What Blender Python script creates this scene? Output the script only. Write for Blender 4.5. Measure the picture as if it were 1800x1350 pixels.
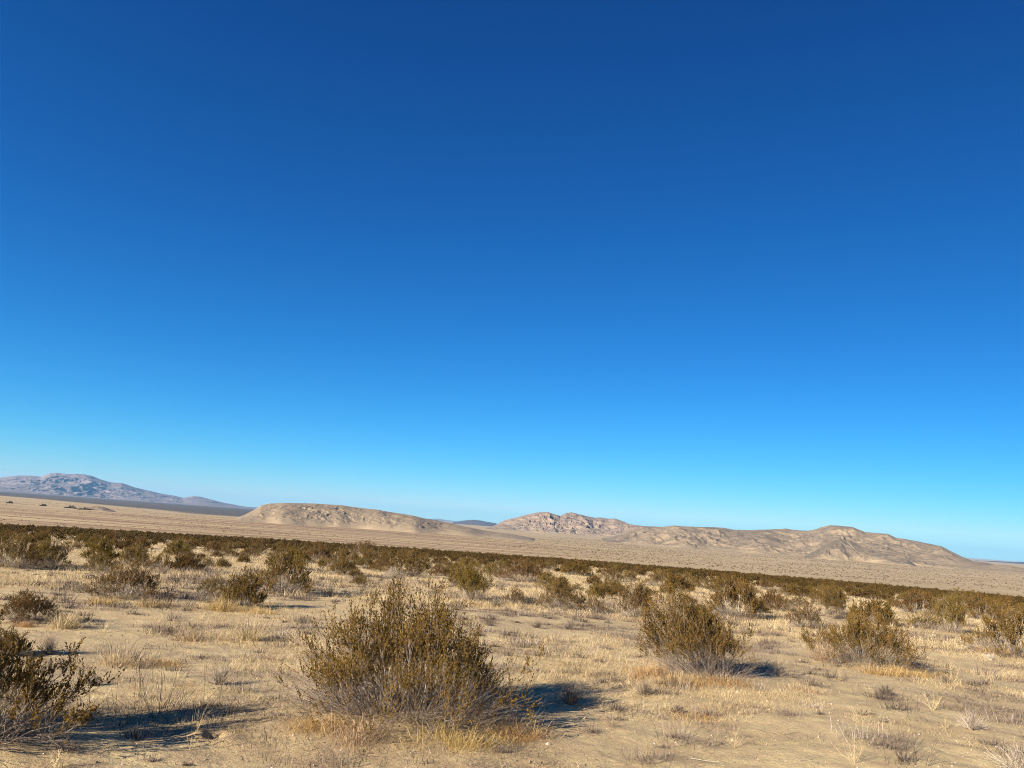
import bpy, math
import numpy as np
from mathutils import Matrix, Vector

for o in list(bpy.data.objects):
    bpy.data.objects.remove(o)
scene = bpy.context.scene
COL = scene.collection

# ------------------------------------------------------------------ camera
FPX = 1360.0                       # focal length in pixels of the 1800 px wide photograph
PITCH, ROLL = math.radians(10.43), math.radians(4.07)
EYE = np.array([0.0, 0.0, 2.0])
FWD = np.array([0, math.cos(PITCH), math.sin(PITCH)])
_u = np.array([0, -math.sin(PITCH), math.cos(PITCH)])
_r = np.array([1.0, 0, 0])
RIGHT = _r * math.cos(ROLL) + _u * math.sin(ROLL)
UP = -_r * math.sin(ROLL) + _u * math.cos(ROLL)
cam_d = bpy.data.cameras.new('camera')
cam = bpy.data.objects.new('camera', cam_d)
COL.objects.link(cam)
cam_d.sensor_fit = 'HORIZONTAL'
cam_d.sensor_width = 36.0
cam_d.lens = FPX / 1800 * 36.0
cam_d.clip_start, cam_d.clip_end = 0.05, 60000
cam.matrix_world = Matrix(((RIGHT[0], UP[0], -FWD[0], EYE[0]),
                           (RIGHT[1], UP[1], -FWD[1], EYE[1]),
                           (RIGHT[2], UP[2], -FWD[2], EYE[2]), (0, 0, 0, 1)))
scene.camera = cam

# ------------------------------------------------------------------ light
SUN_EL, SUN_AZ = math.radians(21), math.radians(222)     # azimuth clockwise from +Y: behind the camera on the left
sdir = Vector((math.sin(SUN_AZ) * math.cos(SUN_EL), math.cos(SUN_AZ) * math.cos(SUN_EL), math.sin(SUN_EL)))
sun_d = bpy.data.lights.new('sun', 'SUN')
sun_d.energy, sun_d.angle, sun_d.color = 5.0, math.radians(0.5), (1.0, 0.87, 0.69)
sun = bpy.data.objects.new('sun', sun_d)
sun.rotation_euler = sdir.to_track_quat('Z', 'Y').to_euler()
COL.objects.link(sun)
world = bpy.data.worlds.new('World')
scene.world = world
world.use_nodes = True
wn, wl = world.node_tree.nodes, world.node_tree.links
sky = wn.new('ShaderNodeTexSky')
sky.sky_type = 'NISHITA'
sky.sun_disc = False
sky.sun_elevation, sky.sun_rotation = SUN_EL, SUN_AZ
sky.altitude, sky.air_density, sky.dust_density, sky.ozone_density = 1200, 1.0, 0.0, 10.0
# the photograph's deep, contrasty blue: one curve per channel on the sky's own colour
sep, comb = wn.new('ShaderNodeSeparateColor'), wn.new('ShaderNodeCombineColor')
# evens the sky out from left to right, as it is in the photograph
tcw, spx = wn.new('ShaderNodeTexCoord'), wn.new('ShaderNodeSeparateXYZ')
wl.new(tcw.outputs['Generated'], spx.inputs[0])
ev, dv = wn.new('ShaderNodeMath'), wn.new('ShaderNodeVectorMath')
ev.operation, dv.operation = 'MULTIPLY_ADD', 'DIVIDE'
wl.new(spx.outputs[0], ev.inputs[0]); ev.inputs[1].default_value, ev.inputs[2].default_value = 0.30, 1.0
wl.new(sky.outputs[0], dv.inputs[0]); wl.new(ev.outputs[0], dv.inputs[1])
wl.new(dv.outputs[0], sep.inputs[0])
for ch, (gam, gain) in enumerate(((2.35, 0.262), (1.43, 0.515), (1.2, 0.590))):
    pw, ml = wn.new('ShaderNodeMath'), wn.new('ShaderNodeMath')
    pw.operation, ml.operation = 'POWER', 'MULTIPLY'
    wl.new(sep.outputs[ch], pw.inputs[0]); pw.inputs[1].default_value = gam
    wl.new(pw.outputs[0], ml.inputs[0]); ml.inputs[1].default_value = gain
    cl = wn.new('ShaderNodeMath'); cl.operation = 'MINIMUM'
    wl.new(ml.outputs[0], cl.inputs[0]); cl.inputs[1].default_value = (3.5, 6.3, 12.0)[ch]
    wl.new(cl.outputs[0], comb.inputs[ch])
wl.new(comb.outputs[0], wn['Background'].inputs[0])
wn['Background'].inputs[1].default_value = 0.06
vs = scene.view_settings
vs.view_transform, vs.look, vs.gamma, vs.use_curve_mapping = 'Standard', 'None', 1.0, False
vs.exposure = 1.4
scene.cycles.filter_width = 1.0
scene.cycles.use_adaptive_sampling = False
scene.cycles.use_denoising = True
scene.cycles.denoising_prefilter = 'NONE'

# ------------------------------------------------------------------ helpers
def vnoise(x, y, seed=0):
    x, y = np.asarray(x, float), np.asarray(y, float)
    xi, yi = np.floor(x).astype(np.int64), np.floor(y).astype(np.int64)
    fx, fy = x - xi, y - yi
    fx = fx * fx * fx * (fx * (fx * 6 - 15) + 10)
    fy = fy * fy * fy * (fy * (fy * 6 - 15) + 10)
    def h(a, b):
        n = (a * 374761393 + b * 668265263 + seed * 1442695041) & 0xffffffff
        n = ((n ^ (n >> 13)) * 1274126177) & 0xffffffff
        n = ((n ^ (n >> 16)) * 2246822519) & 0xffffffff
        return ((n ^ (n >> 15)) & 0xffffff) / float(0xffffff)
    a, b, c, d = h(xi, yi), h(xi + 1, yi), h(xi, yi + 1), h(xi + 1, yi + 1)
    return ((a * (1 - fx) + b * fx) * (1 - fy) + (c * (1 - fx) + d * fx) * fy) * 2 - 1

def fbm(x, y, octv=4, seed=0, gain=0.5):
    s, a, t = 0, 1.0, 0
    for k in range(octv):
        s = s + a * vnoise(x * 2 ** k + 17.3 * k, y * 2 ** k - 9.1 * k, seed + k)
        t += a
        a *= gain
    return s / t

def ridged(x, y, octv=4, seed=0, gain=0.55):
    s, a, t = 0, 1.0, 0
    for k in range(octv):
        s = s + a * (1 - 2 * np.abs(vnoise(x * 2 ** k + 3.7 * k, y * 2 ** k + 5.1 * k, seed + k)))
        t += a
        a *= gain
    return s / t

def pxdir(px, py):
    return FWD * FPX + RIGHT * (px - 900.0) + UP * (675.0 - py)

def mesh_obj(name, V, F, mats, parent=None, smooth=False, attrs=None, midx=None, uv=None):
    me = bpy.data.meshes.new(name)
    V = np.ascontiguousarray(V, dtype=np.float32)
    F = np.ascontiguousarray(F, dtype=np.int32)
    n, k = F.shape
    me.vertices.add(len(V)); me.vertices.foreach_set('co', V.ravel())
    me.loops.add(n * k); me.loops.foreach_set('vertex_index', F.ravel())
    me.polygons.add(n); me.polygons.foreach_set('loop_start', np.arange(0, n * k, k, dtype=np.int32))
    me.polygons.foreach_set('use_smooth', np.full(n, smooth))
    if midx is not None:
        me.polygons.foreach_set('material_index', np.asarray(midx, dtype=np.int32))
    for m in (mats if isinstance(mats, (list, tuple)) else [mats]):
        me.materials.append(m)
    for an, av in (attrs or {}).items():
        at = me.attributes.new(an, 'FLOAT', 'POINT')
        at.data.foreach_set('value', np.ascontiguousarray(av, dtype=np.float32))
    me.update(calc_edges=True)
    o = bpy.data.objects.new(name, me)
    COL.objects.link(o)
    o.parent = parent
    return o

def tag(o, label=None, cat=None, group=None, kind=None):
    if label: o['label'] = label
    if cat: o['category'] = cat
    if group: o['group'] = group
    if kind: o['kind'] = kind
    return o

def unit(v):
    return v / np.maximum(np.linalg.norm(v, axis=-1, keepdims=True), 1e-9)

class Acc:                                             # gathers tubes and leaves as triangles
    def __init__(s): s.V, s.F, s.A, s.n = [], [], [], 0
    def add(s, V, F, A=None):
        s.V.append(V); s.F.append(F + s.n); s.n += len(V)
        s.A.append(np.zeros(len(V)) if A is None else A)
    def out(s): return np.concatenate(s.V), np.concatenate(s.F), np.concatenate(s.A)

def tubes(P, R, tone=None, sides=3):                   # P (N,K,3), R (N,K)
    N, K, _ = P.shape
    T = unit(np.gradient(P, axis=1))
    ref = np.where(np.abs(T[..., 2:3]) > 0.9, np.array([1.0, 0, 0]), np.array([0, 0, 1.0]))
    A = unit(np.cross(T, ref)); B = np.cross(T, A)
    ang = np.arange(sides) * 2 * np.pi / sides
    ring = (P[:, :, None, :] + R[:, :, None, None] * (A[:, :, None, :] * np.cos(ang)[:, None] + B[:, :, None, :] * np.sin(ang)[:, None]))
    idx = np.arange(N * K * sides).reshape(N, K, sides)
    a, b = idx[:, :-1], idx[:, 1:]
    a2, b2 = np.roll(a, -1, 2), np.roll(b, -1, 2)
    F = np.concatenate([np.stack([a, a2, b2], -1).reshape(-1, 3), np.stack([a, b2, b], -1).reshape(-1, 3)])
    At = np.repeat(tone if tone is not None else np.zeros(N), K * sides)
    return ring.reshape(-1, 3), F, At

def leaves(C, D, L, W, rng, tone):                     # one kite-shaped leaf (two triangles) each
    N = len(C)
    side = unit(np.cross(D, rng.normal(size=(N, 3))))
    nrm = np.cross(D, side)
    m = C + D * (L * 0.5)[:, None] + nrm * (L * 0.1)[:, None]
    V = np.stack([C, m + side * (W * 0.5)[:, None], C + D * L[:, None], m - side * (W * 0.5)[:, None]], 1).reshape(-1, 3)
    i = np.arange(N) * 4
    F = np.concatenate([np.stack([i, i + 1, i + 2], 1), np.stack([i, i + 2, i + 3], 1)])
    return V, F, np.repeat(tone, 4)

def blades(C, H, W, lean, rng, tone, bend=0.5, Z=None):  # bent grass blades, C = roots (N,3)
    N = len(C)
    phi = rng.uniform(0, 2 * np.pi, N)
    d = np.stack([np.cos(phi), np.sin(phi), np.zeros(N)], 1)
    if Z is not None: d = unit(d * 0.6 + Z)
    tl = np.clip(lean, 0, 1.5)
    p1 = C + (d * np.sin(tl * 0.7)[:, None] + np.array([0, 0, 1]) * np.cos(tl * 0.7)[:, None]) * (H * 0.55)[:, None]
    t2 = tl + bend * rng.uniform(0, 1, N)
    p2 = p1 + (d * np.sin(t2)[:, None] + np.array([0, 0, 1]) * np.cos(t2)[:, None]) * (H * 0.45)[:, None]
    psi = rng.uniform(0, 2 * np.pi, N)
    s = np.stack([np.cos(psi), np.sin(psi), np.zeros(N)], 1) * (W * 0.5)[:, None]
    V = np.stack([C - s, C + s, p1 - s * 0.75, p1 + s * 0.75, p2], 1).reshape(-1, 3)
    i = np.arange(N)[:, None] * 5
    F = (i[:, :, None] + np.array([[0, 1, 3], [0, 3, 2], [2, 3, 4]])[None]).reshape(-1, 3)
    return V, F, np.repeat(tone, 5)

# ------------------------------------------------------------------ materials
def new_mat(name):
    m = bpy.data.materials.new(name)
    m.use_nodes = True
    nt = m.node_tree
    b = nt.nodes['Principled BSDF']
    b.inputs['Roughness'].default_value = 0.9
    b.inputs['Specular IOR Level'].default_value = 0.15
    return m, nt, b

def N(nt, typ, **kw):
    n = nt.nodes.new(typ)
    for k, v in kw.items(): setattr(n, k, v)
    return n

def ramp(nt, fac, stops, interp='LINEAR'):
    r = N(nt, 'ShaderNodeValToRGB')
    r.color_ramp.interpolation = interp
    e = r.color_ramp.elements
    while len(e) < len(stops): e.new(0.5)
    for el, (p, c) in zip(e, stops):
        el.position = p
        el.color = (*c, 1)
    nt.links.new(fac, r.inputs[0])
    return r.outputs[0]

def noise(nt, vec, scale, detail=4, rough=0.55, dist=0.0):
    n = N(nt, 'ShaderNodeTexNoise')
    n.inputs['Scale'].default_value = scale
    n.inputs['Detail'].default_value = detail
    n.inputs['Roughness'].default_value = rough
    n.inputs['Distortion'].default_value = dist
    nt.links.new(vec, n.inputs['Vector'])
    return n.outputs['Fac']

def mix(nt, fac, a, b, mode='MIX'):
    m = N(nt, 'ShaderNodeMix', data_type='RGBA', blend_type=mode)
    for sock, v in ((m.inputs['Factor'], fac), (m.inputs['A'], a), (m.inputs['B'], b)):
        pass
    ins = [s for s in m.inputs if s.enabled]
    for s, v in zip(ins, (fac, a, b)):
        if hasattr(v, 'is_output'): nt.links.new(v, s)
        else: s.default_value = v if not isinstance(v, tuple) else (*v, 1)
    return [s for s in m.outputs if s.enabled][0]

def math_n(nt, op, a, b=0.0, clamp=False):
    m = N(nt, 'ShaderNodeMath', operation=op, use_clamp=clamp)
    for s, v in zip(m.inputs, (a, b)):
        if hasattr(v, 'is_output'): nt.links.new(v, s)
        else: s.default_value = v
    return m.outputs[0]

def attr(nt, name):
    a = N(nt, 'ShaderNodeAttribute', attribute_name=name)
    return a.outputs['Fac']

def mapping(nt, vec, scale):
    m = N(nt, 'ShaderNodeMapping')
    m.inputs['Scale'].default_value = scale
    nt.links.new(vec, m.inputs['Vector'])
    return m.outputs[0]

def ground_material():
    m, nt, b = new_mat('desert_sand')
    pos = N(nt, 'ShaderNodeNewGeometry').outputs['Position']
    big = noise(nt, pos, 0.5, 5)
    mid = noise(nt, pos, 2.3, 6, 0.6)
    fine = noise(nt, pos, 38, 5, 0.7)
    grit = noise(nt, pos, 160, 2, 0.6)
    near = ramp(nt, big, [(0.3, (0.45, 0.352, 0.185)), (0.5, (0.525, 0.418, 0.222)), (0.7, (0.57, 0.46, 0.25))])
    c = mix(nt, ramp(nt, mid, [(0.42, (0, 0, 0)), (0.62, (0.8, 0.8, 0.8))]), near, (0.41, 0.30, 0.175))
    crust = noise(nt, pos, 7.0, 5, 0.7, 0.6)
    c = mix(nt, ramp(nt, crust, [(0.52, (0, 0, 0)), (0.65, (0.3, 0.3, 0.3))]), c, (0.36, 0.27, 0.165))
    c = mix(nt, ramp(nt, fine, [(0.36, (0.8, 0.8, 0.8)), (0.47, (0, 0, 0))]), c, (0.34, 0.245, 0.145))
    c = mix(nt, ramp(nt, grit, [(0.60, (0, 0, 0)), (0.72, (0.6, 0.6, 0.6))]), c, (0.58, 0.47, 0.33))
    c = mix(nt, ramp(nt, grit, [(0.30, (0.6, 0.6, 0.6)), (0.38, (0, 0, 0))]), c, (0.27, 0.195, 0.12))
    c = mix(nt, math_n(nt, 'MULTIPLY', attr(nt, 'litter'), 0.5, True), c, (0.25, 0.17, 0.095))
    # valley beyond the scrub: long bands of tan, straw and rust
    vb = noise(nt, mapping(nt, pos, (0.0016, 0.011, 0.0)), 1.0, 6, 0.62, 0.3)
    val = ramp(nt, vb, [(0.36, (0.25, 0.17, 0.09)), (0.45, (0.36, 0.265, 0.14)), (0.54, (0.47, 0.36, 0.19)), (0.64, (0.38, 0.275, 0.14))])
    rust = noise(nt, mapping(nt, pos, (0.0012, 0.02, 0.0)), 1.0, 5, 0.6, 0.4)
    val = mix(nt, math_n(nt, 'MULTIPLY', ramp(nt, rust, [(0.47, (0, 0, 0)), (0.57, (0.85, 0.85, 0.85))]), attr(nt, 'rust')), val, (0.25, 0.145, 0.08))
    sp = noise(nt, mapping(nt, pos, (0.05, 0.035, 0.0)), 1.0, 3, 0.7)
    val = mix(nt, ramp(nt, sp, [(0.56, (0, 0, 0)), (0.68, (0.5, 0.5, 0.5))]), val, (0.22, 0.165, 0.11))
    calm = ramp(nt, noise(nt, mapping(nt, pos, (0.004, 0.009, 0.0)), 1.0, 7, 0.65), [(0.35, (0.36, 0.268, 0.148)), (0.65, (0.46, 0.35, 0.195))])
    calm = mix(nt, ramp(nt, sp, [(0.54, (0, 0, 0)), (0.66, (0.5, 0.5, 0.5))]), calm, (0.24, 0.175, 0.105))
    val = mix(nt, math_n(nt, 'ADD', math_n(nt, 'MULTIPLY', attr(nt, 'rust'), 0.85), 0.08, True), calm, val)
    c = mix(nt, attr(nt, 'valley'), c, val)
    gp = ramp(nt, noise(nt, mapping(nt, pos, (0.0004, 0.0015, 0.0)), 1.0, 6, 0.6), [(0.35, (0.075, 0.066, 0.055)), (0.6, (0.12, 0.10, 0.08))])
    c = mix(nt, attr(nt, 'plain'), c, gp)
    nt.links.new(c, b.inputs['Base Color'])
    bump = N(nt, 'ShaderNodeBump')
    bump.inputs['Strength'].default_value = 0.7
    bump.inputs['Distance'].default_value = 0.02
    hsum = math_n(nt, 'ADD', fine, math_n(nt, 'MULTIPLY', grit, 0.45))
    hsum = math_n(nt, 'ADD', hsum, math_n(nt, 'MULTIPLY', noise(nt, pos, 12, 4, 0.6), 1.5))
    nt.links.new(hsum, bump.inputs['Height'])
    nt.links.new(bump.outputs[0], b.inputs['Normal'])
    return m

def leafy(name, stops, transl=0.25, vary=0.35):
    m, nt, b = new_mat(name)
    tc = N(nt, 'ShaderNodeTexCoord').outputs['Object']
    col = ramp(nt, attr(nt, 'tone'), stops)
    rnd = N(nt, 'ShaderNodeObjectInfo').outputs['Random']
    hsv = N(nt, 'ShaderNodeHueSaturation')
    nt.links.new(col, hsv.inputs['Color'])
    nt.links.new(math_n(nt, 'ADD', math_n(nt, 'MULTIPLY', rnd, vary), 1 - vary * 0.5), hsv.inputs['Value'])
    nt.links.new(math_n(nt, 'ADD', math_n(nt, 'MULTIPLY', N(nt, 'ShaderNodeObjectInfo').outputs['Random'], 0.03), 0.485), hsv.inputs['Hue'])
    nt.links.new(hsv.outputs[0], b.inputs['Base Color'])
    b.inputs['Roughness'].default_value = 0.6
    b.inputs['Specular IOR Level'].default_value = 0.2
    if transl:
        t = N(nt, 'ShaderNodeBsdfTranslucent')
        nt.links.new(hsv.outputs[0], t.inputs['Color'])
        ms = N(nt, 'ShaderNodeMixShader')
        ms.inputs[0].default_value = transl
        out = nt.nodes['Material Output']
        nt.links.new(b.outputs[0], ms.inputs[1]); nt.links.new(t.outputs[0], ms.inputs[2])
        nt.links.new(ms.outputs[0], out.inputs['Surface'])
    return m

M_LEAF = leafy('creosote_leaf', [(0.0, (0.075, 0.050, 0.008)), (0.5, (0.182, 0.120, 0.013)), (0.85, (0.28, 0.182, 0.022)), (1.0, (0.32, 0.19, 0.034))], 0.3)
M_MID = leafy('creosote_leaf_olive', [(0.0, (0.055, 0.035, 0.005)), (0.5, (0.126, 0.075, 0.010)), (0.85, (0.188, 0.110, 0.015)), (1.0, (0.24, 0.14, 0.026))], 0.25)
M_SCRUB = leafy('far_creosote_leaf', [(0.0, (0.030, 0.018, 0.003)), (0.5, (0.052, 0.029, 0.004)), (1.0, (0.092, 0.050, 0.007))], 0.15)
M_BARK = leafy('creosote_bark', [(0.0, (0.075, 0.052, 0.035)), (0.5, (0.175, 0.14, 0.11)), (1.0, (0.36, 0.31, 0.255))], 0)
M_STRAW = leafy('dry_straw', [(0.0, (0.17, 0.125, 0.08)), (0.3, (0.32, 0.225, 0.12)), (0.6, (0.47, 0.36, 0.205)), (1.0, (0.58, 0.47, 0.30))], 0.25, 0.15)
M_GOLD = leafy('golden_straw', [(0.0, (0.22, 0.11, 0.04)), (0.5, (0.40, 0.262, 0.11)), (1.0, (0.56, 0.41, 0.20))], 0.25, 0.05)
M_DEAD = leafy('dead_twig', [(0.0, (0.065, 0.050, 0.040)), (0.5, (0.19, 0.152, 0.118)), (1.0, (0.42, 0.36, 0.29))], 0)
M_PALE = leafy('bleached_stalk', [(0.0, (0.30, 0.225, 0.12)), (1.0, (0.52, 0.41, 0.25))], 0)
M_PEBBLE = leafy('pebble', [(0.0, (0.12, 0.10, 0.085)), (0.6, (0.32, 0.25, 0.17)), (1.0, (0.50, 0.43, 0.34))], 0)
M_SAND = ground_material()

# ------------------------------------------------------------------ terrain
RB = np.array([0, 60, 150, 300, 420, 600, 850, 1100, 1600, 2500, 4000, 6000, 9000, 14000, 20000, 40000], float)
ZB = np.array([0, -1.8, -4.5, -9.3, -14.5, -20.5, -25.2, -27.0, -27.6, -25.5, -17, -13, -12, -6, 15, 60], float)
MOUNDS = []          # (x, y, radius, height) filled from the bush list
def ground_z(x, y):
    x, y = np.asarray(x, float), np.asarray(y, float)
    r = np.hypot(x, y)
    z = np.interp(r, RB, ZB)
    near = np.exp(-(r / 420.0) ** 2)
    z = z + near * (0.10 * fbm(x / 7, y / 7, 3, 5) + 0.035 * fbm(x / 1.4, y / 1.4, 3, 9)) * np.clip(r / 4, 0, 1)
    z = z + np.exp(-(r / 30) ** 2) * (0.020 * fbm(x / 0.35, y / 0.35, 3, 21) + 0.03 * np.clip(fbm(x / 1.1, y / 0.8, 3, 23) - 0.15, 0, 1))
    z = z + (1 - near) * np.clip(r / 800, 0, 1) * 0.9 * fbm(x / 160, y / 160, 3, 31)
    for (mx, my, mr, mh) in MOUNDS:
        d2 = ((x - mx) ** 2 + (y - my) ** 2) / (mr * mr)
        k = d2 < 9
        if np.any(k):
            z = z + np.where(k, mh * np.exp(-d2), 0)
    return z

def at_px(px, py):                                     # the ground point seen at a photo pixel
    v = pxdir(px, py)
    ts = np.geomspace(3, 3000, 5000)
    h = v / np.hypot(v[0], v[1])
    X = EYE + h[None] * ts[:, None]
    g = X[:, 2] - ground_z(X[:, 0], X[:, 1])
    k = np.argmax(g < 0)
    if k == 0: k = 1
    a = g[k - 1] / (g[k - 1] - g[k])
    P = X[k - 1] * (1 - a) + X[k] * a
    return P[0], P[1]

# hand-read bushes: base x, base y, width, top y, variant, foliage, label   (pixels of the photograph)
HAND = [
 (710, 1264, 480, 1040, 'hero', 'large round creosote bush in the foreground centre, olive leaves over bare grey stems'),
 (-72, 1308, 440, 1106, 'a', 'dark creosote bush cut off by the left edge of the frame in the foreground'),
 (12, 1152, 75, 1104, 'c', 'small brown creosote bush at the left edge just behind the cut-off dark one'),
 (48, 1096, 112, 1040, 'b', 'squat olive creosote bush near the left edge with thick leafy twig tips'),
 (222, 1054, 138, 990, 'a', 'wide creosote bush on the left above a strip of orange grass'),
 (172, 990, 62, 944, 'c', 'upright dark creosote bush beside a bare pale sand patch on the left'),
 (15, 1000, 110, 938, 'a', 'broad dark creosote bush with black bare branches at the left edge further back'),
 (84, 997, 66, 945, 'b', 'leaning creosote bush with black twisted branches next to the left edge bush'),
 (372, 1051, 62, 1008, 'd', 'sparse grey creosote bush on the left side of a clump of three'),
 (428, 1069, 84, 1004, 'c', 'yellow-green creosote bush in front of a clump with a dark twiggy base'),
 (498, 1046, 112, 962, 'b', 'tall creosote bush at the back of the left clump with curved bare branches'),
 (280, 1003, 44, 966, 'd', 'small grey creosote bush in pale grass behind the wide left bush'),
 (596, 999, 56, 968, 'd', 'low greyish creosote bush to the right of the tall left clump'),
 (715, 1014, 92, 964, 'b', 'creosote bush with grey foot standing behind the big centre bush'),
 (832, 1058, 70, 985, 'e', 'vase-shaped creosote bush on a narrow foot right behind the big centre bush'),
 (806, 1030, 46, 988, 'c', 'small creosote bush touching the left side of the vase-shaped one'),
 (918, 1024, 100, 982, 'a', 'broad creosote bush with pale grey dead wood beneath, right of the vase-shaped one'),
 (905, 1062, 42, 1030, 'd', 'thin small creosote bush in front of the broad one with pale dead wood'),
 (988, 1072, 88, 1020, 'b', 'low creosote bush in the middle with a grey twiggy right side'),
 (1042, 1030, 32, 1011, 'c', 'tiny round creosote bush alone in pale grass right of centre'),
 (1045, 1078, 40, 1045, 'd', 'little brown creosote bush at the right foot of the low middle bush'),
 (1118, 1088, 76, 1018, 'e', 'tall creosote bush behind the left shoulder of the big right-hand bush'),
 (1240, 1194, 250, 1052, 'e2', 'big fan-shaped creosote bush in the right foreground, brown leaves and grey woody base'),
 (1294, 1086, 116, 1013, 'b', 'leafy creosote bush behind the right shoulder of the big fan-shaped bush'),
 (1192, 1042, 62, 1008, 'c', 'dense olive creosote bush in the gap above the big fan-shaped bush'),
 (1414, 1105, 66, 1058, 'd', 'open grey creosote bush to the left of the wide grey-footed one on the right'),
 (1516, 1170, 196, 1074, 'a2', 'wide creosote bush at right with a pale grey woody foot and orange grass below'),
 (1533, 1098, 90, 1052, 'c', 'dense dark creosote bush directly behind the wide grey-footed one'),
 (1622, 1106, 56, 1074, 'd', 'small creosote bush in the sandy gap between two larger bushes on the right'),
 (1672, 1114, 66, 1044, 'e', 'upright olive creosote bush left of the bush cut off by the right edge'),
 (1775, 1156, 150, 1058, 'a', 'large grey-brown creosote bush cut off by the right edge of the frame'),
 (1722, 1090, 72, 1042, 'b', 'creosote bush behind the bush cut off at the right edge'),
 (1612, 1080, 80, 1036, 'b', 'rounded grey-olive creosote bush behind the small one in the sandy gap'),
 (1462, 1058, 50, 1026, 'c', 'compact creosote bush in pale grass to the upper right of the fan-shaped bush'),
 (1404, 1048, 74, 1027, 'c', 'low green creosote bush near the back rows at right of centre'),
 (640, 977, 76, 950, 'a', 'dark creosote bush at the head of the sandy clearing left of centre'),
 (1072, 1022, 44, 994, 'b', 'small creosote bush up and to the right of the tiny round one'),
 (1537, 1054, 84, 1035, 'c', 'low spread-out dark creosote bush straight above the wide grey-footed one'),
 (1743, 1074, 46, 1050, 'c', 'fresh green creosote bush among brown ones near the right edge'),
 (1376, 1068, 48, 1047, 'd', 'low sparse creosote bush in pale grass left of the compact one'),
 (1268, 1043, 66, 1011, 'b', 'creosote bush half hidden behind the leafy right-shoulder bush'),
 (1690, 1060, 64, 1034, 'a', 'wide creosote bush in the row behind the upright right-hand bush'),
 (1158, 1032, 62, 1001, 'a', 'wide creosote bush left of the dense olive one in the gap'),
 (1012, 1012, 52, 985, 'c', 'dark creosote bush behind the low middle bush, by pale grass'),
 (560, 987, 52, 958, 'b', 'creosote bush in the row behind the low greyish one left of centre'),
 (330, 1006, 64, 972, 'c', 'dark creosote bush between the small grey one and the left clump'),
 (238, 988, 46, 960, 'd', 'thin creosote bush at the back of the left sandy patch'),
]
PLACED = []
for (px, py, w, ty, var, lab) in HAND:
    x, y = at_px(px, py)
    d = math.hypot(x, y)
    P0 = np.array([x, y, float(ground_z(x, y))])
    depth = (P0 - EYE) @ FWD
    W = w / FPX * depth
    v = pxdir(px, ty); v = v / math.hypot(v[0], v[1])
    H = EYE[2] + v[2] * d - P0[2]
    PLACED.append([x, y, W, max(H, 0.35), var, lab, d])
for p in PLACED:
    MOUNDS.append((p[0], p[1], p[2] * 0.45, min(0.10, 0.055 * p[2])))
# burrow with its thrown-out rim, left foreground
bx, by = at_px(378, 1291)
MOUNDS += [(bx, by, 0.085, -0.13), (bx + 0.17, by - 0.08, 0.13, 0.02), (bx - 0.17, by + 0.05, 0.11, 0.035)]

def build_ground():
    az = np.concatenate([np.linspace(-48, 48, 900), np.linspace(48, 312, 90)[1:-1]])
    az = np.radians(az)
    rr = np.concatenate([np.geomspace(0.6, 5, 40)[:-1], np.geomspace(5, 45, 520)[:-1], np.geomspace(45, 600, 260)[:-1], np.geomspace(600, 40000, 230)])
    A, R = np.meshgrid(az, rr)
    X, Y = R * np.sin(A), R * np.cos(A)
    Z = ground_z(X, Y)
    # alluvial fans climbing to the ridges
    nr, na = R.shape
    V = np.stack([X, Y, Z], -1).reshape(-1, 3)
    V = np.concatenate([V, [[0, 0, float(ground_z(0.0, 0.0))]]])
    i = np.arange(nr * na).reshape(nr, na)
    a, b = i[:-1], i[1:]
    a2, b2 = np.roll(a, -1, 1), np.roll(b, -1, 1)
    F = np.stack([a, a2, b2, b], -1).reshape(-1, 4)[:, ::-1]
    x, y, r = V[:, 0], V[:, 1], np.hypot(V[:, 0], V[:, 1])
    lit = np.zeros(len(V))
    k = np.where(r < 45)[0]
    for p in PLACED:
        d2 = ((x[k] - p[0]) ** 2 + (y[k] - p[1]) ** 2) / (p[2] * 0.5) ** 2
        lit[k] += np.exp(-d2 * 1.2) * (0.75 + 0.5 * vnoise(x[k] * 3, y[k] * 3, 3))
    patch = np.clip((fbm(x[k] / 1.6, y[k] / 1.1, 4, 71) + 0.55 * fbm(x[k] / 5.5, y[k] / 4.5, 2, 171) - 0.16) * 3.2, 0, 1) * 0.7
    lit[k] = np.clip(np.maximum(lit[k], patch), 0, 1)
    valley = np.clip((r - 330) / 150, 0, 1)
    azv = np.degrees(np.arctan2(x, y))
    rust = np.clip((2600 - r) / 900, 0, 1) * np.clip((18 - azv) / 16, 0, 1)
    bnd = np.interp(azv, [-40, -33, -22, -14], [4300, 3600, 2500, 2500]) + 250 * fbm(x / 400, y / 400, 4, 44)
    plain = np.clip((r - bnd) / 250, 0, 1) * np.clip((-13 - azv) / 2, 0, 1)
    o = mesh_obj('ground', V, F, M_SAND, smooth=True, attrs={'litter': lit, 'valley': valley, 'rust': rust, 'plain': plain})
    # cap under the camera
    cap = mesh_obj('ground', np.concatenate([V[:na], V[-1:]]), np.stack([np.roll(np.arange(na), -1), np.arange(na), np.full(na, na)], 1), M_SAND, smooth=True,
                   attrs={'litter': np.zeros(na + 1), 'valley': np.zeros(na + 1), 'rust': np.zeros(na + 1), 'plain': np.zeros(na + 1)})
    bpy.context.view_layer.objects.active = o
    with bpy.context.temp_override(active_object=o, object=o, selected_objects=[o, cap], selected_editable_objects=[o, cap]):
        bpy.ops.object.join()
    tag(o, 'dry sandy desert floor sloping away into a wide tan valley', 'ground', kind='structure')
build_ground()

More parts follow.
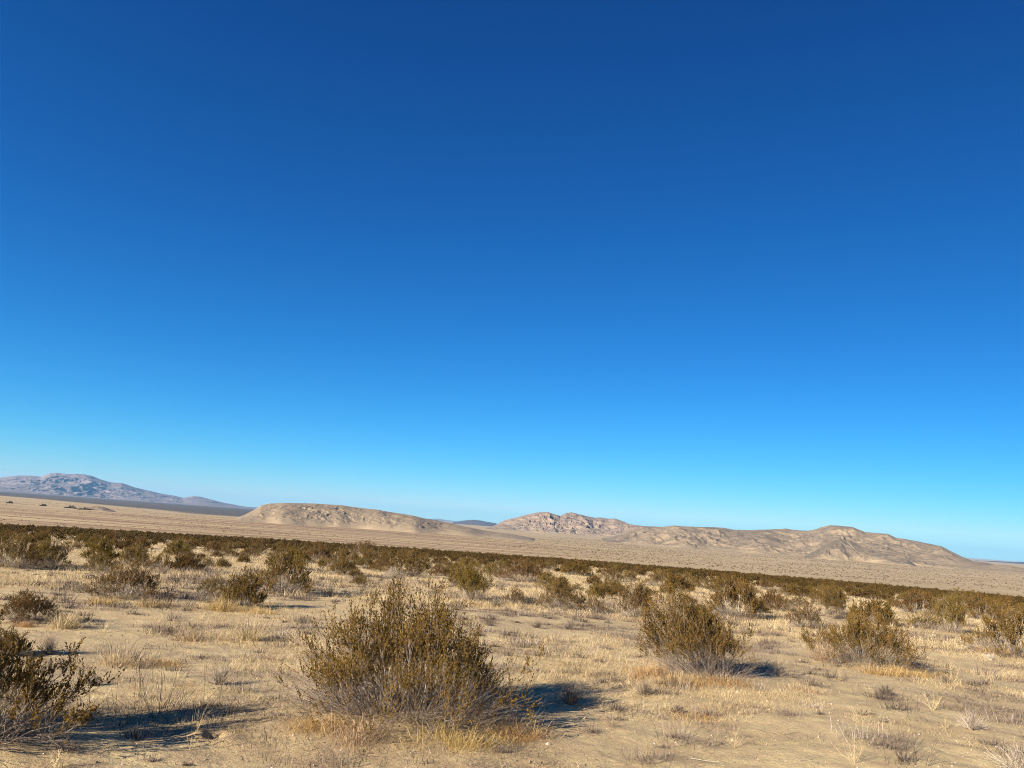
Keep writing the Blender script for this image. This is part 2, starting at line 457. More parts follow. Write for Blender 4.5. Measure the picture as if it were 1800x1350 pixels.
# ------------------------------------------------------------------ mountains
def rock_material(name, base, dark, light, scale, dark_amt=0.5, bump_d=2.0):
    m, nt, b = new_mat(name)
    pos = N(nt, 'ShaderNodeNewGeometry').outputs['Position']
    n1 = noise(nt, pos, 0.006 * scale, 6, 0.62, 0.4)
    n2 = noise(nt, pos, 0.035 * scale, 6, 0.7)
    n3 = noise(nt, pos, 0.12 * scale, 3, 0.7)
    c = ramp(nt, n2, [(0.3, dark), (0.5, base), (0.72, light)])
    c = mix(nt, ramp(nt, n1, [(0.47, (0, 0, 0)), (0.60, (dark_amt,) * 3)]), c, dark)
    c = mix(nt, ramp(nt, n3, [(0.58, (0, 0, 0)), (0.66, (0.45,) * 3)]), c, tuple(v * 0.5 for v in dark))
    c = mix(nt, attr(nt, 'foot'), c, (0.36, 0.275, 0.165))
    nt.links.new(c, b.inputs['Base Color'])
    bump = N(nt, 'ShaderNodeBump')
    bump.inputs['Strength'].default_value = 0.9
    bump.inputs['Distance'].default_value = bump_d
    nt.links.new(math_n(nt, 'ADD', n2, math_n(nt, 'MULTIPLY', n3, 0.5)), bump.inputs['Height'])
    nt.links.new(bump.outputs[0], b.inputs['Normal'])
    return m

def ridge(name, prof, D, depth, mat, label, seed, gully=0.35, gl=1.0, shape=1.25, cols=500, rows=110, foot=0.25, dvar=0.1, bulge=None, footcol=1.0, taper=0.12):
    prof = np.array(prof, float)
    dirs = np.array([pxdir(a, b) for a, b in prof])
    azp = np.arctan2(dirs[:, 0], dirs[:, 1])
    tl = dirs[:, 2] / np.hypot(dirs[:, 0], dirs[:, 1])
    az = np.linspace(azp[0], azp[-1], cols)
    tel = np.interp(az, azp, tl)
    Dv = D * (1 + dvar * fbm(az * 9 + seed, az * 0, 3, seed))
    Hc = EYE[2] + tel * Dv
    lat = az * D
    hs = np.interp(az, azp, Hc[0] * 0 + np.interp(azp, az, Hc))
    hc = Hc - 0
    small = gully * 0.14
    v = np.concatenate([np.linspace(-1, 0, rows)[:-1], np.linspace(0, 1, rows // 2)])
    A, Vv = np.meshgrid(az, v)
    half = depth * 0.5 * (1 + 0.35 * fbm(az * D / (depth * 0.5), az * 0 + 2.2, 3, seed + 5))
    R = Dv[None] + Vv * half[None]
    X, Y = R * np.sin(A), R * np.cos(A)
    g = ground_z(X, Y)
    gc = ground_z(Dv * np.sin(az), Dv * np.cos(az))
    e = np.minimum(np.arange(cols), np.arange(cols)[::-1]) / (taper * cols)
    e = np.clip(e, 0, 1); e = e * e * (3 - 2 * e)
    rel = np.maximum(hc - gc, -2.0) * e - 3.0 * (1 - e)
    ridge_len = gl * depth * 0.22
    wx = X / ridge_len + 0.8 * fbm(X / ridge_len * 0.7, Y / ridge_len * 0.7, 3, seed + 40)
    wy = Y / (ridge_len * 2.6) + 0.8 * fbm(X / ridge_len * 0.7, Y / ridge_len * 0.7, 3, seed + 41)
    t = 1 - np.abs(Vv)
    rg = ridged(wx, wy, 5, seed + 11)
    env = np.clip(t * 3.2, 0, 1) * np.clip((1 - t) * 5, 0, 1)
    s = t ** shape
    if bulge is not None: s = s * (1 - bulge) + bulge * np.clip(t * 1.9, 0, 1)
    h = g - 0.5 + (rel[None] + 0.5) * s + rel[None] * gully * env * (rg - 0.35) * 0.8
    h = h + rel[None] * small * (ridged(X / ridge_len * 3.1, Y / ridge_len * 3.1, 4, seed + 23) - 0.3) * np.clip(t * 4, 0, 1) * np.clip(1.25 - t, 0, 1)
    line = EYE[2] + tel[None] * R                      # stay under the crest line of the photograph
    over = h - line
    h = np.where((over > 0) & (Vv < 0), line - 0.15 * over, h)
    h[0] -= 2; h[-1] -= 2
    V = np.stack([X, Y, h], -1).reshape(-1, 3)
    nr, na = X.shape
    i = np.arange(nr * na).reshape(nr, na)
    F = np.stack([i[:-1, :-1], i[:-1, 1:], i[1:, 1:], i[1:, :-1]], -1).reshape(-1, 4)
    f = np.clip(1 - (t + 0.12 * fbm(X / ridge_len, Y / ridge_len, 4, seed + 77)) / foot, 0, 1) * footcol
    o = mesh_obj(name, V, F, mat, smooth=True, attrs={'foot': f.ravel()})
    return tag(o, label, name, kind='structure')

R_PURPLE = rock_material('purple_rock', (0.20, 0.155, 0.15), (0.145, 0.120, 0.124), (0.235, 0.18, 0.168), 0.35, 0.35, 3)
R_TAN = rock_material('tan_rock', (0.235, 0.180, 0.118), (0.17, 0.132, 0.090), (0.28, 0.215, 0.14), 1.6, 0.2, 0.5)
R_GRANITE = rock_material('granite_rock', (0.235, 0.178, 0.13), (0.155, 0.118, 0.09), (0.28, 0.21, 0.152), 1.0, 0.4, 1.2)
R_RIDGE = rock_material('ridge_rock', (0.225, 0.172, 0.112), (0.135, 0.105, 0.075), (0.275, 0.212, 0.136), 0.9, 0.8, 1.2)
R_DARK = rock_material('dark_rock', (0.085, 0.07, 0.068), (0.055, 0.048, 0.05), (0.12, 0.10, 0.09), 0.4, 0.4, 4)

ridge('mountain', [(-330, 838), (-200, 836), (-100, 842), (-40, 843), (0, 840), (30, 836), (55, 836), (72, 838), (88, 832), (100, 831), (118, 833), (135, 833), (150, 834), (160, 836), (175, 842),
      (195, 848), (215, 849), (235, 856), (255, 861), (285, 868), (305, 871), (322, 875), (340, 872), (352, 873), (375, 879), (395, 884), (420, 888), (450, 890), (480, 893)],
      14000, 6500, R_PURPLE, 'hazy purple-brown mountain on the far left skyline', 3, gully=0.24, gl=0.2, shape=1.35, cols=900, rows=170, foot=0.2, dvar=0.03, footcol=0.25)
ridge('hill', [(405, 912), (430, 905), (447, 896), (460, 888), (475, 885), (500, 884), (530, 884.5), (552, 885), (575, 886.5), (600, 888), (620, 891), (645, 894), (665, 896), (685, 900), (700, 902), (725, 906), (745, 911), (765, 914),
      (790, 919), (815, 925), (850, 932), (900, 939), (950, 948)],
      2150, 620, R_TAN, 'low flat-topped tan hill left of the centre', 14, gully=0.13, gl=0.3, shape=0.95, cols=620, rows=120, foot=0.3, bulge=0.25, footcol=0.8, taper=0.035)
ridge('mountain', [(840, 930), (858, 923), (870, 920), (890, 914), (910, 909), (925, 905), (940, 901.5), (952, 900), (963, 900), (975, 904), (985, 907), (995, 902), (1004, 900.5), (1015, 903), (1030, 907), (1045, 910), (1055, 909.5), (1070, 912), (1080, 911), (1092, 915), (1106, 921),
      (1125, 924), (1160, 926), (1200, 930), (1240, 938)],
      4600, 1500, R_GRANITE, 'rocky pinkish mountain with twin peaks in the middle of the skyline', 27, gully=0.30, gl=0.22, shape=1.15, cols=620, rows=130, foot=0.22, footcol=0.8)
ridge('mountain', [(1040, 940), (1080, 934), (1110, 928), (1140, 927), (1165, 926), (1185, 923.5), (1200, 925), (1225, 926), (1250, 926.5), (1270, 927.5), (1290, 931), (1320, 932), (1350, 930.5), (1370, 930), (1382, 929), (1392, 931), (1420, 933), (1434, 930), (1446, 926), (1460, 923), (1475, 924),
      (1500, 926.5), (1520, 935), (1545, 937.5), (1560, 938), (1575, 945), (1600, 949), (1630, 955), (1655, 960), (1670, 968), (1690, 978), (1710, 986), (1740, 990), (1770, 996), (1800, 1002), (1840, 1008)],
      3100, 1500, R_RIDGE, 'long tan and grey ridge with a hump on the right skyline', 35, gully=0.32, gl=0.26, shape=1.25, cols=760, rows=150, foot=0.26)
R_KNOLL = rock_material('knoll_rock', (0.165, 0.13, 0.088), (0.095, 0.076, 0.056), (0.23, 0.18, 0.12), 0.9, 0.5)
ridge('hill', [(1395, 986), (1420, 976), (1432, 969), (1450, 957), (1462, 951), (1478, 948), (1495, 950), (1512, 959), (1535, 968), (1560, 975), (1590, 982), (1620, 988)],
      2500, 420, R_KNOLL, 'dark rocky knoll at the foot of the right-hand ridge', 48, gully=0.5, gl=0.6, shape=1.0, cols=240, rows=90, foot=0.4)
ridge('hill', [(1560, 990), (1600, 980), (1630, 977), (1660, 981), (1700, 990), (1725, 994), (1755, 993), (1775, 994), (1800, 999), (1840, 1004), (1880, 1012)],
      2700, 500, R_TAN, 'smooth tan foothill below the right end of the ridge', 57, gully=0.35, gl=0.7, shape=1.2, cols=260, rows=80, foot=0.45)
MX, MY = at_px(163, 898)
ridge('mound', [(118, 900), (138, 895), (150, 891.5), (160, 889.5), (172, 889.5), (182, 891), (196, 896), (212, 903)],
      math.hypot(MX, MY) + 70, 130, R_TAN, 'small pale mound on the valley floor at left', 91, gully=0.2, gl=0.6, shape=1.0, cols=90, rows=40, foot=0.3, dvar=0.0)
ridge('mountain', [(700, 920), (735, 914), (755, 912), (768, 911.5), (785, 914), (800, 916), (830, 920)],
      22000, 3500, R_PURPLE, 'faint bluish far mountain peeping between the flat hill and the twin peaks', 61, gully=0.4, cols=160, rows=40, footcol=0.1)
ridge('hill', [(785, 922), (800, 917), (815, 915), (830, 913.5), (842, 914.5), (855, 917), (868, 919), (885, 924), (900, 930)],
      11000, 2200, R_DARK, 'small dark hill in the gap between the flat hill and the twin peaks', 66, gully=0.5, cols=200, rows=60, footcol=0.1)
ridge('mountain', [(1660, 990), (1690, 984), (1710, 985), (1730, 986), (1755, 986.5), (1780, 988), (1800, 987.5), (1830, 989), (1880, 990), (1960, 1000)],
      13000, 2600, R_DARK, 'dark blue-grey far ridge at the right edge of the skyline', 70, gully=0.5, cols=260, rows=60, footcol=0.1)

# ------------------------------------------------------------------ creosote bushes
def bush_geo(seed, W, H, n_main=60, sec=6, twig=5, nleaf=12, leaf=0.020, flat=1.0, fan=0.0, bare=0.33, leaf_p=0.95, stemr=0.007, droop=0.15, prof=None, lean=0.0, skirt=3.0):
    rng = np.random.default_rng(seed)
    B, L = Acc(), Acc()
    a, h = W * 0.475, H * 0.90
    n = n_main
    phi = rng.uniform(0, 2 * np.pi, n)
    th = np.radians(np.clip(rng.beta(1.3, 0.95, n) * 91, 2, 88))
    if fan: th = th * (1 - fan) + fan * np.radians(rng.uniform(3, 48, n))
    lump = 0.88 + 0.17 * vnoise(np.cos(phi) * 1.7 + 9 + th * 2, np.sin(phi) * 1.7 + 4 + th * 1.3, seed)
    rad = lump * (0.74 + 0.36 * rng.random(n) ** 0.8) / np.sqrt((np.sin(th) / a) ** 2 + (np.cos(th) / h) ** 2)
    if prof is not None: rad = rad * np.interp(rad * np.sin(th) * np.cos(phi) / a, *prof)
    tip = np.stack([np.sin(th) * np.cos(phi), np.sin(th) * np.sin(phi), np.cos(th)], 1) * rad[:, None]
    tip[:, 0] += lean * tip[:, 2]
    root = np.stack([np.cos(phi), np.sin(phi), np.zeros(n)], 1) * (0.12 * W * np.sqrt(rng.random(n)))[:, None]
    root[:, 2] = -0.06
    K = 8
    t = np.linspace(0, 1, K)
    out = np.stack([np.cos(phi), np.sin(phi), np.zeros(n)], 1)
    ctrl = root * 0.45 + tip * 0.55 + out * (rad * 0.12)[:, None]
    ctrl[:, 2] -= droop * rad * np.sin(th)
    ctrl[:, 2] = np.maximum(ctrl[:, 2], 0.03)
    tt = t[None, :, None]
    P = root[:, None] * (1 - tt) ** 2 + ctrl[:, None] * 2 * tt * (1 - tt) + tip[:, None] * tt ** 2
    P[:, 1:] += np.cumsum(rng.normal(0, 0.017 * (W + H) * 0.5, (n, K - 1, 3)), 1)
    P[:, 1:, 2] = np.maximum(P[:, 1:, 2], 0.015)
    r0 = stemr * rng.uniform(0.7, 1.3, n)
    B.add(*tubes(P, r0[:, None] * (1 - 0.72 * t)[None], rng.beta(2.6, 1.8, n)))
    def sample(P, idx, tpos):
        f = tpos * (P.shape[1] - 1)
        k = np.minimum(f.astype(int), P.shape[1] - 2)
        w = (f - k)[:, None]
        p, q = P[idx, k], P[idx, k + 1]
        return p * (1 - w) + q * w, unit(q - p)
    up = np.array([0, 0, 1.0])
    # secondary branches
    ns = n * sec
    si = np.repeat(np.arange(n), sec)
    st = rng.uniform(0.25, 0.97, ns) ** 0.8
    p, d = sample(P, si, st)
    sd = unit(d + rng.normal(0, 0.50, (ns, 3)) + up * 0.25)
    sl = rad[si] * rng.uniform(0.16, 0.36, ns) * (1.15 - 0.45 * st)
    K2 = 4
    t2 = np.linspace(0, 1, K2)
    S = p[:, None] + sd[:, None] * (sl[:, None] * t2)[..., None] + up * (0.10 * sl[:, None, None] * t2[None, :, None] ** 2)
    S[:, 1:] += rng.normal(0, 1, (ns, K2 - 1, 3)) * (sl * 0.05)[:, None, None]
    B.add(*tubes(S, (stemr * 0.42) * (1 - 0.6 * t2)[None].repeat(ns, 0), rng.beta(2.4, 2, ns)))
    # twigs, mostly pointing up and out
    nt_ = ns * twig
    ti = np.repeat(np.arange(ns), twig)
    tp = rng.uniform(0.2, 1.0, nt_)
    p, d = sample(S, ti, tp)
    td = unit(d * 0.8 + rng.normal(0, 0.38, (nt_, 3)) + up * 0.45)
    tlen = H * rng.uniform(0.07, 0.17, nt_)
    K3 = 3
    t3 = np.linspace(0, 1, K3)
    Tw = p[:, None] + td[:, None] * (tlen[:, None] * t3)[..., None] + up * (0.12 * tlen[:, None, None] * t3[None, :, None] ** 2)
    B.add(*tubes(Tw, (stemr * 0.17) * (1 - 0.4 * t3)[None].repeat(nt_, 0), np.clip(rng.beta(1.6, 3.2, nt_) + 0.25 * (Tw[:, -1, 2] < 0.38 * h), 0, 1)))
    # a skirt of bare dead sticks low in the bush
    nk = int(n * skirt)
    pk = rng.uniform(0, 6.283, nk); tk = np.radians(rng.uniform(38, 90, nk))
    lk = a * rng.uniform(0.4, 1.25, nk)
    rk = np.stack([np.cos(pk), np.sin(pk), np.zeros(nk)], 1) * (a * 0.55 * np.sqrt(rng.random(nk)))[:, None]
    dk = unit(np.stack([np.sin(tk) * np.cos(pk), np.sin(tk) * np.sin(pk), np.cos(tk)], 1) + rng.normal(0, 0.35, (nk, 3)) * np.array([1, 1, 0.4]))
    tq = np.linspace(0, 1, 5)
    Q = rk[:, None] + dk[:, None] * (lk[:, None] * tq * 0.6)[..., None]
    Q[:, 1:] += np.cumsum(rng.normal(0, 0.018 * W * 0.5, (nk, 4, 3)), 1)
    Q[..., 2] = np.maximum(Q[..., 2], 0.01)
    B.add(*tubes(Q, (stemr * 0.4) * (1 - 0.6 * tq)[None].repeat(nk, 0), rng.beta(2.4, 1.6, nk)))
    # leaves cling to the twigs of the outer and upper part
    er = np.sqrt((Tw[:, -1, 0] / a) ** 2 + (Tw[:, -1, 1] / a) ** 2 + (Tw[:, -1, 2] / h) ** 2)
    clump = vnoise(Tw[:, -1, 0] * 4.2 / W * 1.6, (Tw[:, -1, 1] + Tw[:, -1, 2] * 1.6) * 4.2 / W * 1.6, seed + 3)
    score = er + 0.22 * clump + 0.62 * np.minimum(Tw[:, -1, 2] / h - 0.42, 0.15)
    score = score - 1.3 * np.clip(0.40 - Tw[:, -1, 2] / h + 0.10 * clump, 0, 1)
    prob = np.clip((score - bare - 0.02) * 3.2, 0.03, 1) * leaf_p
    keep = np.where(rng.random(nt_) < prob)[0]
    li = np.repeat(keep, nleaf)
    lt = rng.uniform(0.15, 1.05, len(li)); lt = np.minimum(lt, 1.0)
    p, d = sample(Tw, li, lt)
    ld = unit(d + rng.normal(0, 0.42, (len(li), 3)) + up * 0.12)
    ll = leaf * rng.uniform(0.7, 1.4, len(li))
    tone = np.clip(0.5 + 0.28 * clump[li] + rng.normal(0, 0.20, len(li)), 0, 1)
    L.add(*leaves(p, ld, ll, ll * rng.uniform(0.42, 0.62, len(li)), rng, tone))
    return B.out(), L.out()

def new_bush(geo, name='creosote_bush', leaf_mat=None):
    e = bpy.data.objects.new(name, None)
    e.empty_display_size = 0.2
    COL.objects.link(e)
    (bv, bf, ba), (lv, lf, la) = geo
    mesh_obj('branches', bv, bf, M_BARK, e, attrs={'tone': ba})
    mesh_obj('foliage', lv, lf, leaf_mat or M_LEAF, e, attrs={'tone': la})
    return e

def copy_tree(root):
    c = root.copy(); COL.objects.link(c)
    for ch in root.children:
        k = ch.copy(); COL.objects.link(k); k.parent = c
    return c

PROTO = {
 'a': dict(seed=101, n_main=80, sec=6, twig=6, nleaf=12, leaf=0.028, bare=0.46),
 'b': dict(seed=102, n_main=66, sec=6, twig=6, nleaf=13, leaf=0.028, bare=0.38),
 'c': dict(seed=103, n_main=64, sec=6, twig=6, nleaf=15, leaf=0.028, bare=0.28),
 'd': dict(seed=104, n_main=54, sec=6, twig=6, nleaf=11, leaf=0.028, bare=0.46, leaf_p=0.6),
 'e': dict(seed=105, n_main=60, sec=6, twig=6, nleaf=13, leaf=0.028, bare=0.42, fan=0.7),
}
PDIM = {'a': (2.3, 1.3), 'b': (1.9, 1.3), 'c': (1.5, 1.1), 'd': (1.5, 1.0), 'e': (1.7, 1.5)}
USED, SRC = set(), {}
def proto(var):
    if var not in SRC:
        SRC[var] = new_bush(bush_geo(W=PDIM[var][0], H=PDIM[var][1], **PROTO[var]), leaf_mat=M_MID)
    return SRC[var]
def place_bush(x, y, W, H, var, label, group, rot):
    src = proto(var)
    o = src if var not in USED else copy_tree(src)
    USED.add(var)
    o.location = (x, y, float(ground_z(x, y)) - 0.03)
    w, h = PDIM[var]
    o.scale = (W / w, W / w, H / h)
    o.rotation_euler = (0, 0, rot)
    return tag(o, label, 'bush', group)

rng = np.random.default_rng(2024)
GROUP = 'creosote bushes scattered over the desert floor'
for (x, y, W, H, var, lab, d) in PLACED:
    if var in ('hero', 'e2', 'a2') or (var == 'a' and d < 13):
        kw = {'hero': dict(seed=7, n_main=165, sec=7, twig=6, nleaf=18, leaf=0.021, bare=0.40, stemr=0.006, skirt=5.0, prof=([-1, -0.62, -0.45, -0.2, 0.0, 0.2, 0.4, 0.7, 1.0], [0.97, 0.90, 0.89, 0.96, 1.01, 1.01, 0.97, 0.9, 0.97])),
              'e2': dict(seed=12, n_main=110, sec=7, twig=6, nleaf=13, leaf=0.024, bare=0.50, fan=0.55, lean=-0.55, stemr=0.006),
              'a2': dict(seed=19, n_main=105, sec=7, twig=6, nleaf=13, leaf=0.025, bare=0.52, stemr=0.006),
              'a': dict(seed=23, n_main=90, sec=7, twig=6, nleaf=14, leaf=0.022, bare=0.50, stemr=0.006)}[var]
        o = new_bush(bush_geo(W=W, H=H, **kw), leaf_mat=None if var == 'hero' else M_MID)
        o.location = (x, y, float(ground_z(x, y)) - 0.03)
        tag(o, lab, 'bush', GROUP)
    else:
        place_bush(x, y, W, H, var, lab, GROUP, rng.uniform(0, 6.28))

# the rest of the scrub, out to the lip of the slope
def scatter_scrub():
    pts, cell = [], {}
    for p in PLACED:
        cell.setdefault((int(p[0] // 3), int(p[1] // 3)), []).append((p[0], p[1], 0.5 * p[2] + 0.8))
    n = 90000
    r = np.sqrt(rng.uniform(20 ** 2, 326 ** 2, n))
    az = np.radians(rng.uniform(-42, 42, n))
    X, Y = r * np.sin(az), r * np.cos(az)
    dens = 0.5 + 0.9 * fbm(X / 13, Y / 22, 3, 88)
    S = np.clip(rng.lognormal(0.0, 0.26, n), 0.5, 1.7)
    S = np.where(r < 38, S * 0.62, S)
    lim = 312 + 14 * vnoise(az * 60, az * 0, 4)
    for x, y, q, s, rr, lm in zip(X, Y, dens, S, r, lim):
        q = q - 0.55 + min(1.05, (rr - 31) / 110) if rr > 36 else 0.035
        if rng.random() > q or rr > lm: continue
        sep = 1.45 * s
        i, j = int(x // 3), int(y // 3)
        ok = True
        for di in (-1, 0, 1):
            for dj in (-1, 0, 1):
                for (a, b, c) in cell.get((i + di, j + dj), ()):
                    if (a - x) ** 2 + (b - y) ** 2 < (sep * 0.8 + c * 0.75) ** 2: ok = False; break
                if not ok: break
            if not ok: break
        if ok:
            cell.setdefault((i, j), []).append((x, y, sep))
            pts.append((x, y, s, rr))
        if len(pts) >= 5200: break
    return pts
SCRUB = scatter_scrub()
SCRUB.sort(key=lambda p: p[3] / (0.6 + 0.4 * p[2]))
vis = [p for p in SCRUB if abs(math.degrees(math.atan2(p[0], p[1]))) < 35]
NIND = 300 - len(PLACED)
IND = vis[:NIND]
rest = [p for p in SCRUB if p not in set(IND)]
NAMES = [(-99, -22, 'below the purple mountain'), (-22, -9, 'below the flat-topped hill'), (-9, 6, 'below the twin peaks'),
         (6, 20, 'below the long ridge'), (20, 99, 'near the right edge')]
ANCH = ['the big centre bush', 'the dark bush at the left edge', 'the small brown left-edge bush', 'the squat olive bush', 'the wide left bush', 'the upright dark bush', 'the broad left-edge bush',
 'the bush with black branches', 'the sparse grey bush', 'the yellow-green bush', 'the tall left-clump bush', 'the small grey bush', 'the low greyish bush', 'the grey-footed bush at centre', 'the vase-shaped bush',
 'the small bush by the vase-shaped one', 'the bush with pale dead wood', 'the thin small bush', 'the low middle bush', 'the tiny round bush', 'the little brown bush', 'the tall shoulder bush', 'the fan-shaped bush',
 'the leafy shoulder bush', 'the dense gap bush', 'the open grey bush', 'the wide grey-footed bush', 'the dense dark bush', 'the small sandy-gap bush', 'the upright right bush', 'the cut-off right bush',
 'the bush behind the cut-off right one', 'the rounded right bush', 'the compact bush', 'the low green bush', 'the clearing-head bush', 'the small bush above the tiny round one', 'the low spread-out dark bush', 'the fresh green bush', 'the low sparse right bush', 'the half-hidden bush', 'the wide right-row bush',
 'the wide gap bush', 'the dark bush by pale grass', 'the left-of-centre row bush', 'the dark left-middle bush', 'the thin left bush']
HAZ = np.array([math.degrees(math.atan2(p[0], p[1])) for p in PLACED])
HR = np.array([p[6] for p in PLACED])
used_lab = {}
VARN = {'a': 'wide', 'b': 'bushy', 'c': 'dense olive', 'd': 'thin greyish', 'e': 'upright'}
for k, (x, y, s, r) in enumerate(IND):
    var = 'abcde'[int(rng.integers(0, 5))]
    w, h = PDIM[var]
    W, H = w * s * rng.uniform(0.65, 0.95), h * s * rng.uniform(0.5, 0.78)
    a = math.degrees(math.atan2(x, y))
    zone = next(nm for lo, hi, nm in NAMES if lo <= a < hi)
    size = 'small' if s < 0.85 else ('large' if s > 1.2 else 'middling')
    row = 'in the first back row' if r < 45 else ('in the middle rows' if r < 65 else 'in the far rows')
    lab = f'{size} {VARN[var]} creosote bush {row} {zone}'
    if r < 58:
        q = int(np.argmin(np.abs(HAZ - a) + np.abs(HR - r) * 0.06))
        da = a - HAZ[q]
        side = 'just behind' if abs(da) < 1.0 else ('behind and left of' if da < 0 else 'behind and right of')
        if r < HR[q]: side = side.replace('just behind', 'before').replace('behind and', 'before and')
        lab2 = f'{size} {VARN[var]} creosote bush {side} {ANCH[q]}'
        n_ = used_lab.get(lab2, 0); used_lab[lab2] = n_ + 1
        lab = lab2 + ('', ', further back', ', furthest back', ', furthest back', ', furthest back')[min(n_, 4)]
    place_bush(x, y, W, H, var, lab, 'creosote bushes ' + zone if r < 58 else lab.replace('creosote bush', 'creosote bushes'), rng.uniform(0, 6.28))

# scrub too far to count, one mass
def far_scrub():
    Lf, rr_ = Acc(), np.random.default_rng(5)
    P = np.array([(x, y, s, r) for x, y, s, r in rest])
    def clump(P, nl, size, k):
        n = len(P)
        i = np.repeat(np.arange(n), nl)
        m = len(i)
        W, H = 0.9 * P[i, 2], 0.9 * P[i, 2]
        ph = rr_.uniform(0, 6.283, m)
        th = np.radians(rr_.beta(1.3, 1.3, m) * 86)
        q = rr_.uniform(0.55, 1.05, m) * (0.8 + 0.25 * vnoise(ph * 1.2 + i, th * 2, 6))
        C = np.stack([P[i, 0] + W * q * np.sin(th) * np.cos(ph), P[i, 1] + W * q * np.sin(th) * np.sin(ph), ground_z(P[:, 0], P[:, 1])[i] + H * q * np.cos(th) * 0.92], 1)
        D = unit(rr_.normal(0, 0.45, (m, 3)) + np.array([0, 0, 1.0]))
        L = size * rr_.uniform(0.6, 1.4, m)
        tone = np.clip(0.42 + 0.16 * np.repeat(rr_.normal(0, 1, n), nl) + rr_.normal(0, 0.16, m), 0, 1)
        Lf.add(*leaves(C, D, L, L * 0.45, rr_, tone))
    nearp, farp = P[P[:, 3] < 140], P[P[:, 3] >= 140]
    clump(nearp, 260, 0.17, 0)
    clump(farp, 150, 0.28, 1)
    v, f, a = Lf.out()
    o = mesh_obj('scrub', v, f, M_SCRUB, attrs={'tone': a})
    tag(o, 'dark olive band of distant creosote scrub along the lip of the slope', 'scrub', kind='stuff')
    # specks of scrub over the valley floor and the fans
    Sf = Acc()
    n = 45000
    r = np.sqrt(rr_.uniform(850 ** 2, 3000 ** 2, n)); az = np.radians(rr_.uniform(-40, 40, n))
    X, Y = r * np.sin(az), r * np.cos(az)
    k = rr_.random(n) < np.clip(0.14 + 0.8 * fbm(X / 150, Y / 150, 3, 12) + 0.6 * np.clip(np.degrees(az) / 10 + 0.3, 0, 1), 0.02, 1)
    X, Y = X[k], Y[k]; n = len(X)
    i = np.repeat(np.arange(n), 4); m = len(i)
    C = np.stack([X[i] + rr_.normal(0, 0.6, m), Y[i] + rr_.normal(0, 0.6, m), ground_z(X, Y)[i]], 1)
    D = unit(rr_.normal(0, 0.4, (m, 3)) + np.array([0, 0, 1.0]))
    L = rr_.uniform(0.45, 1.0, m)
    Sf.add(*leaves(C, D, L, L * 0.9, rr_, np.clip(rr_.normal(0.4, 0.2, m), 0, 1)))
    v, f, a = Sf.out()
    o = mesh_obj('valley_scrub', v, f, M_SCRUB, attrs={'tone': a})
    tag(o, 'sparse dark specks of scrub dotted over the tan valley floor', 'scrub', kind='stuff')
far_scrub()

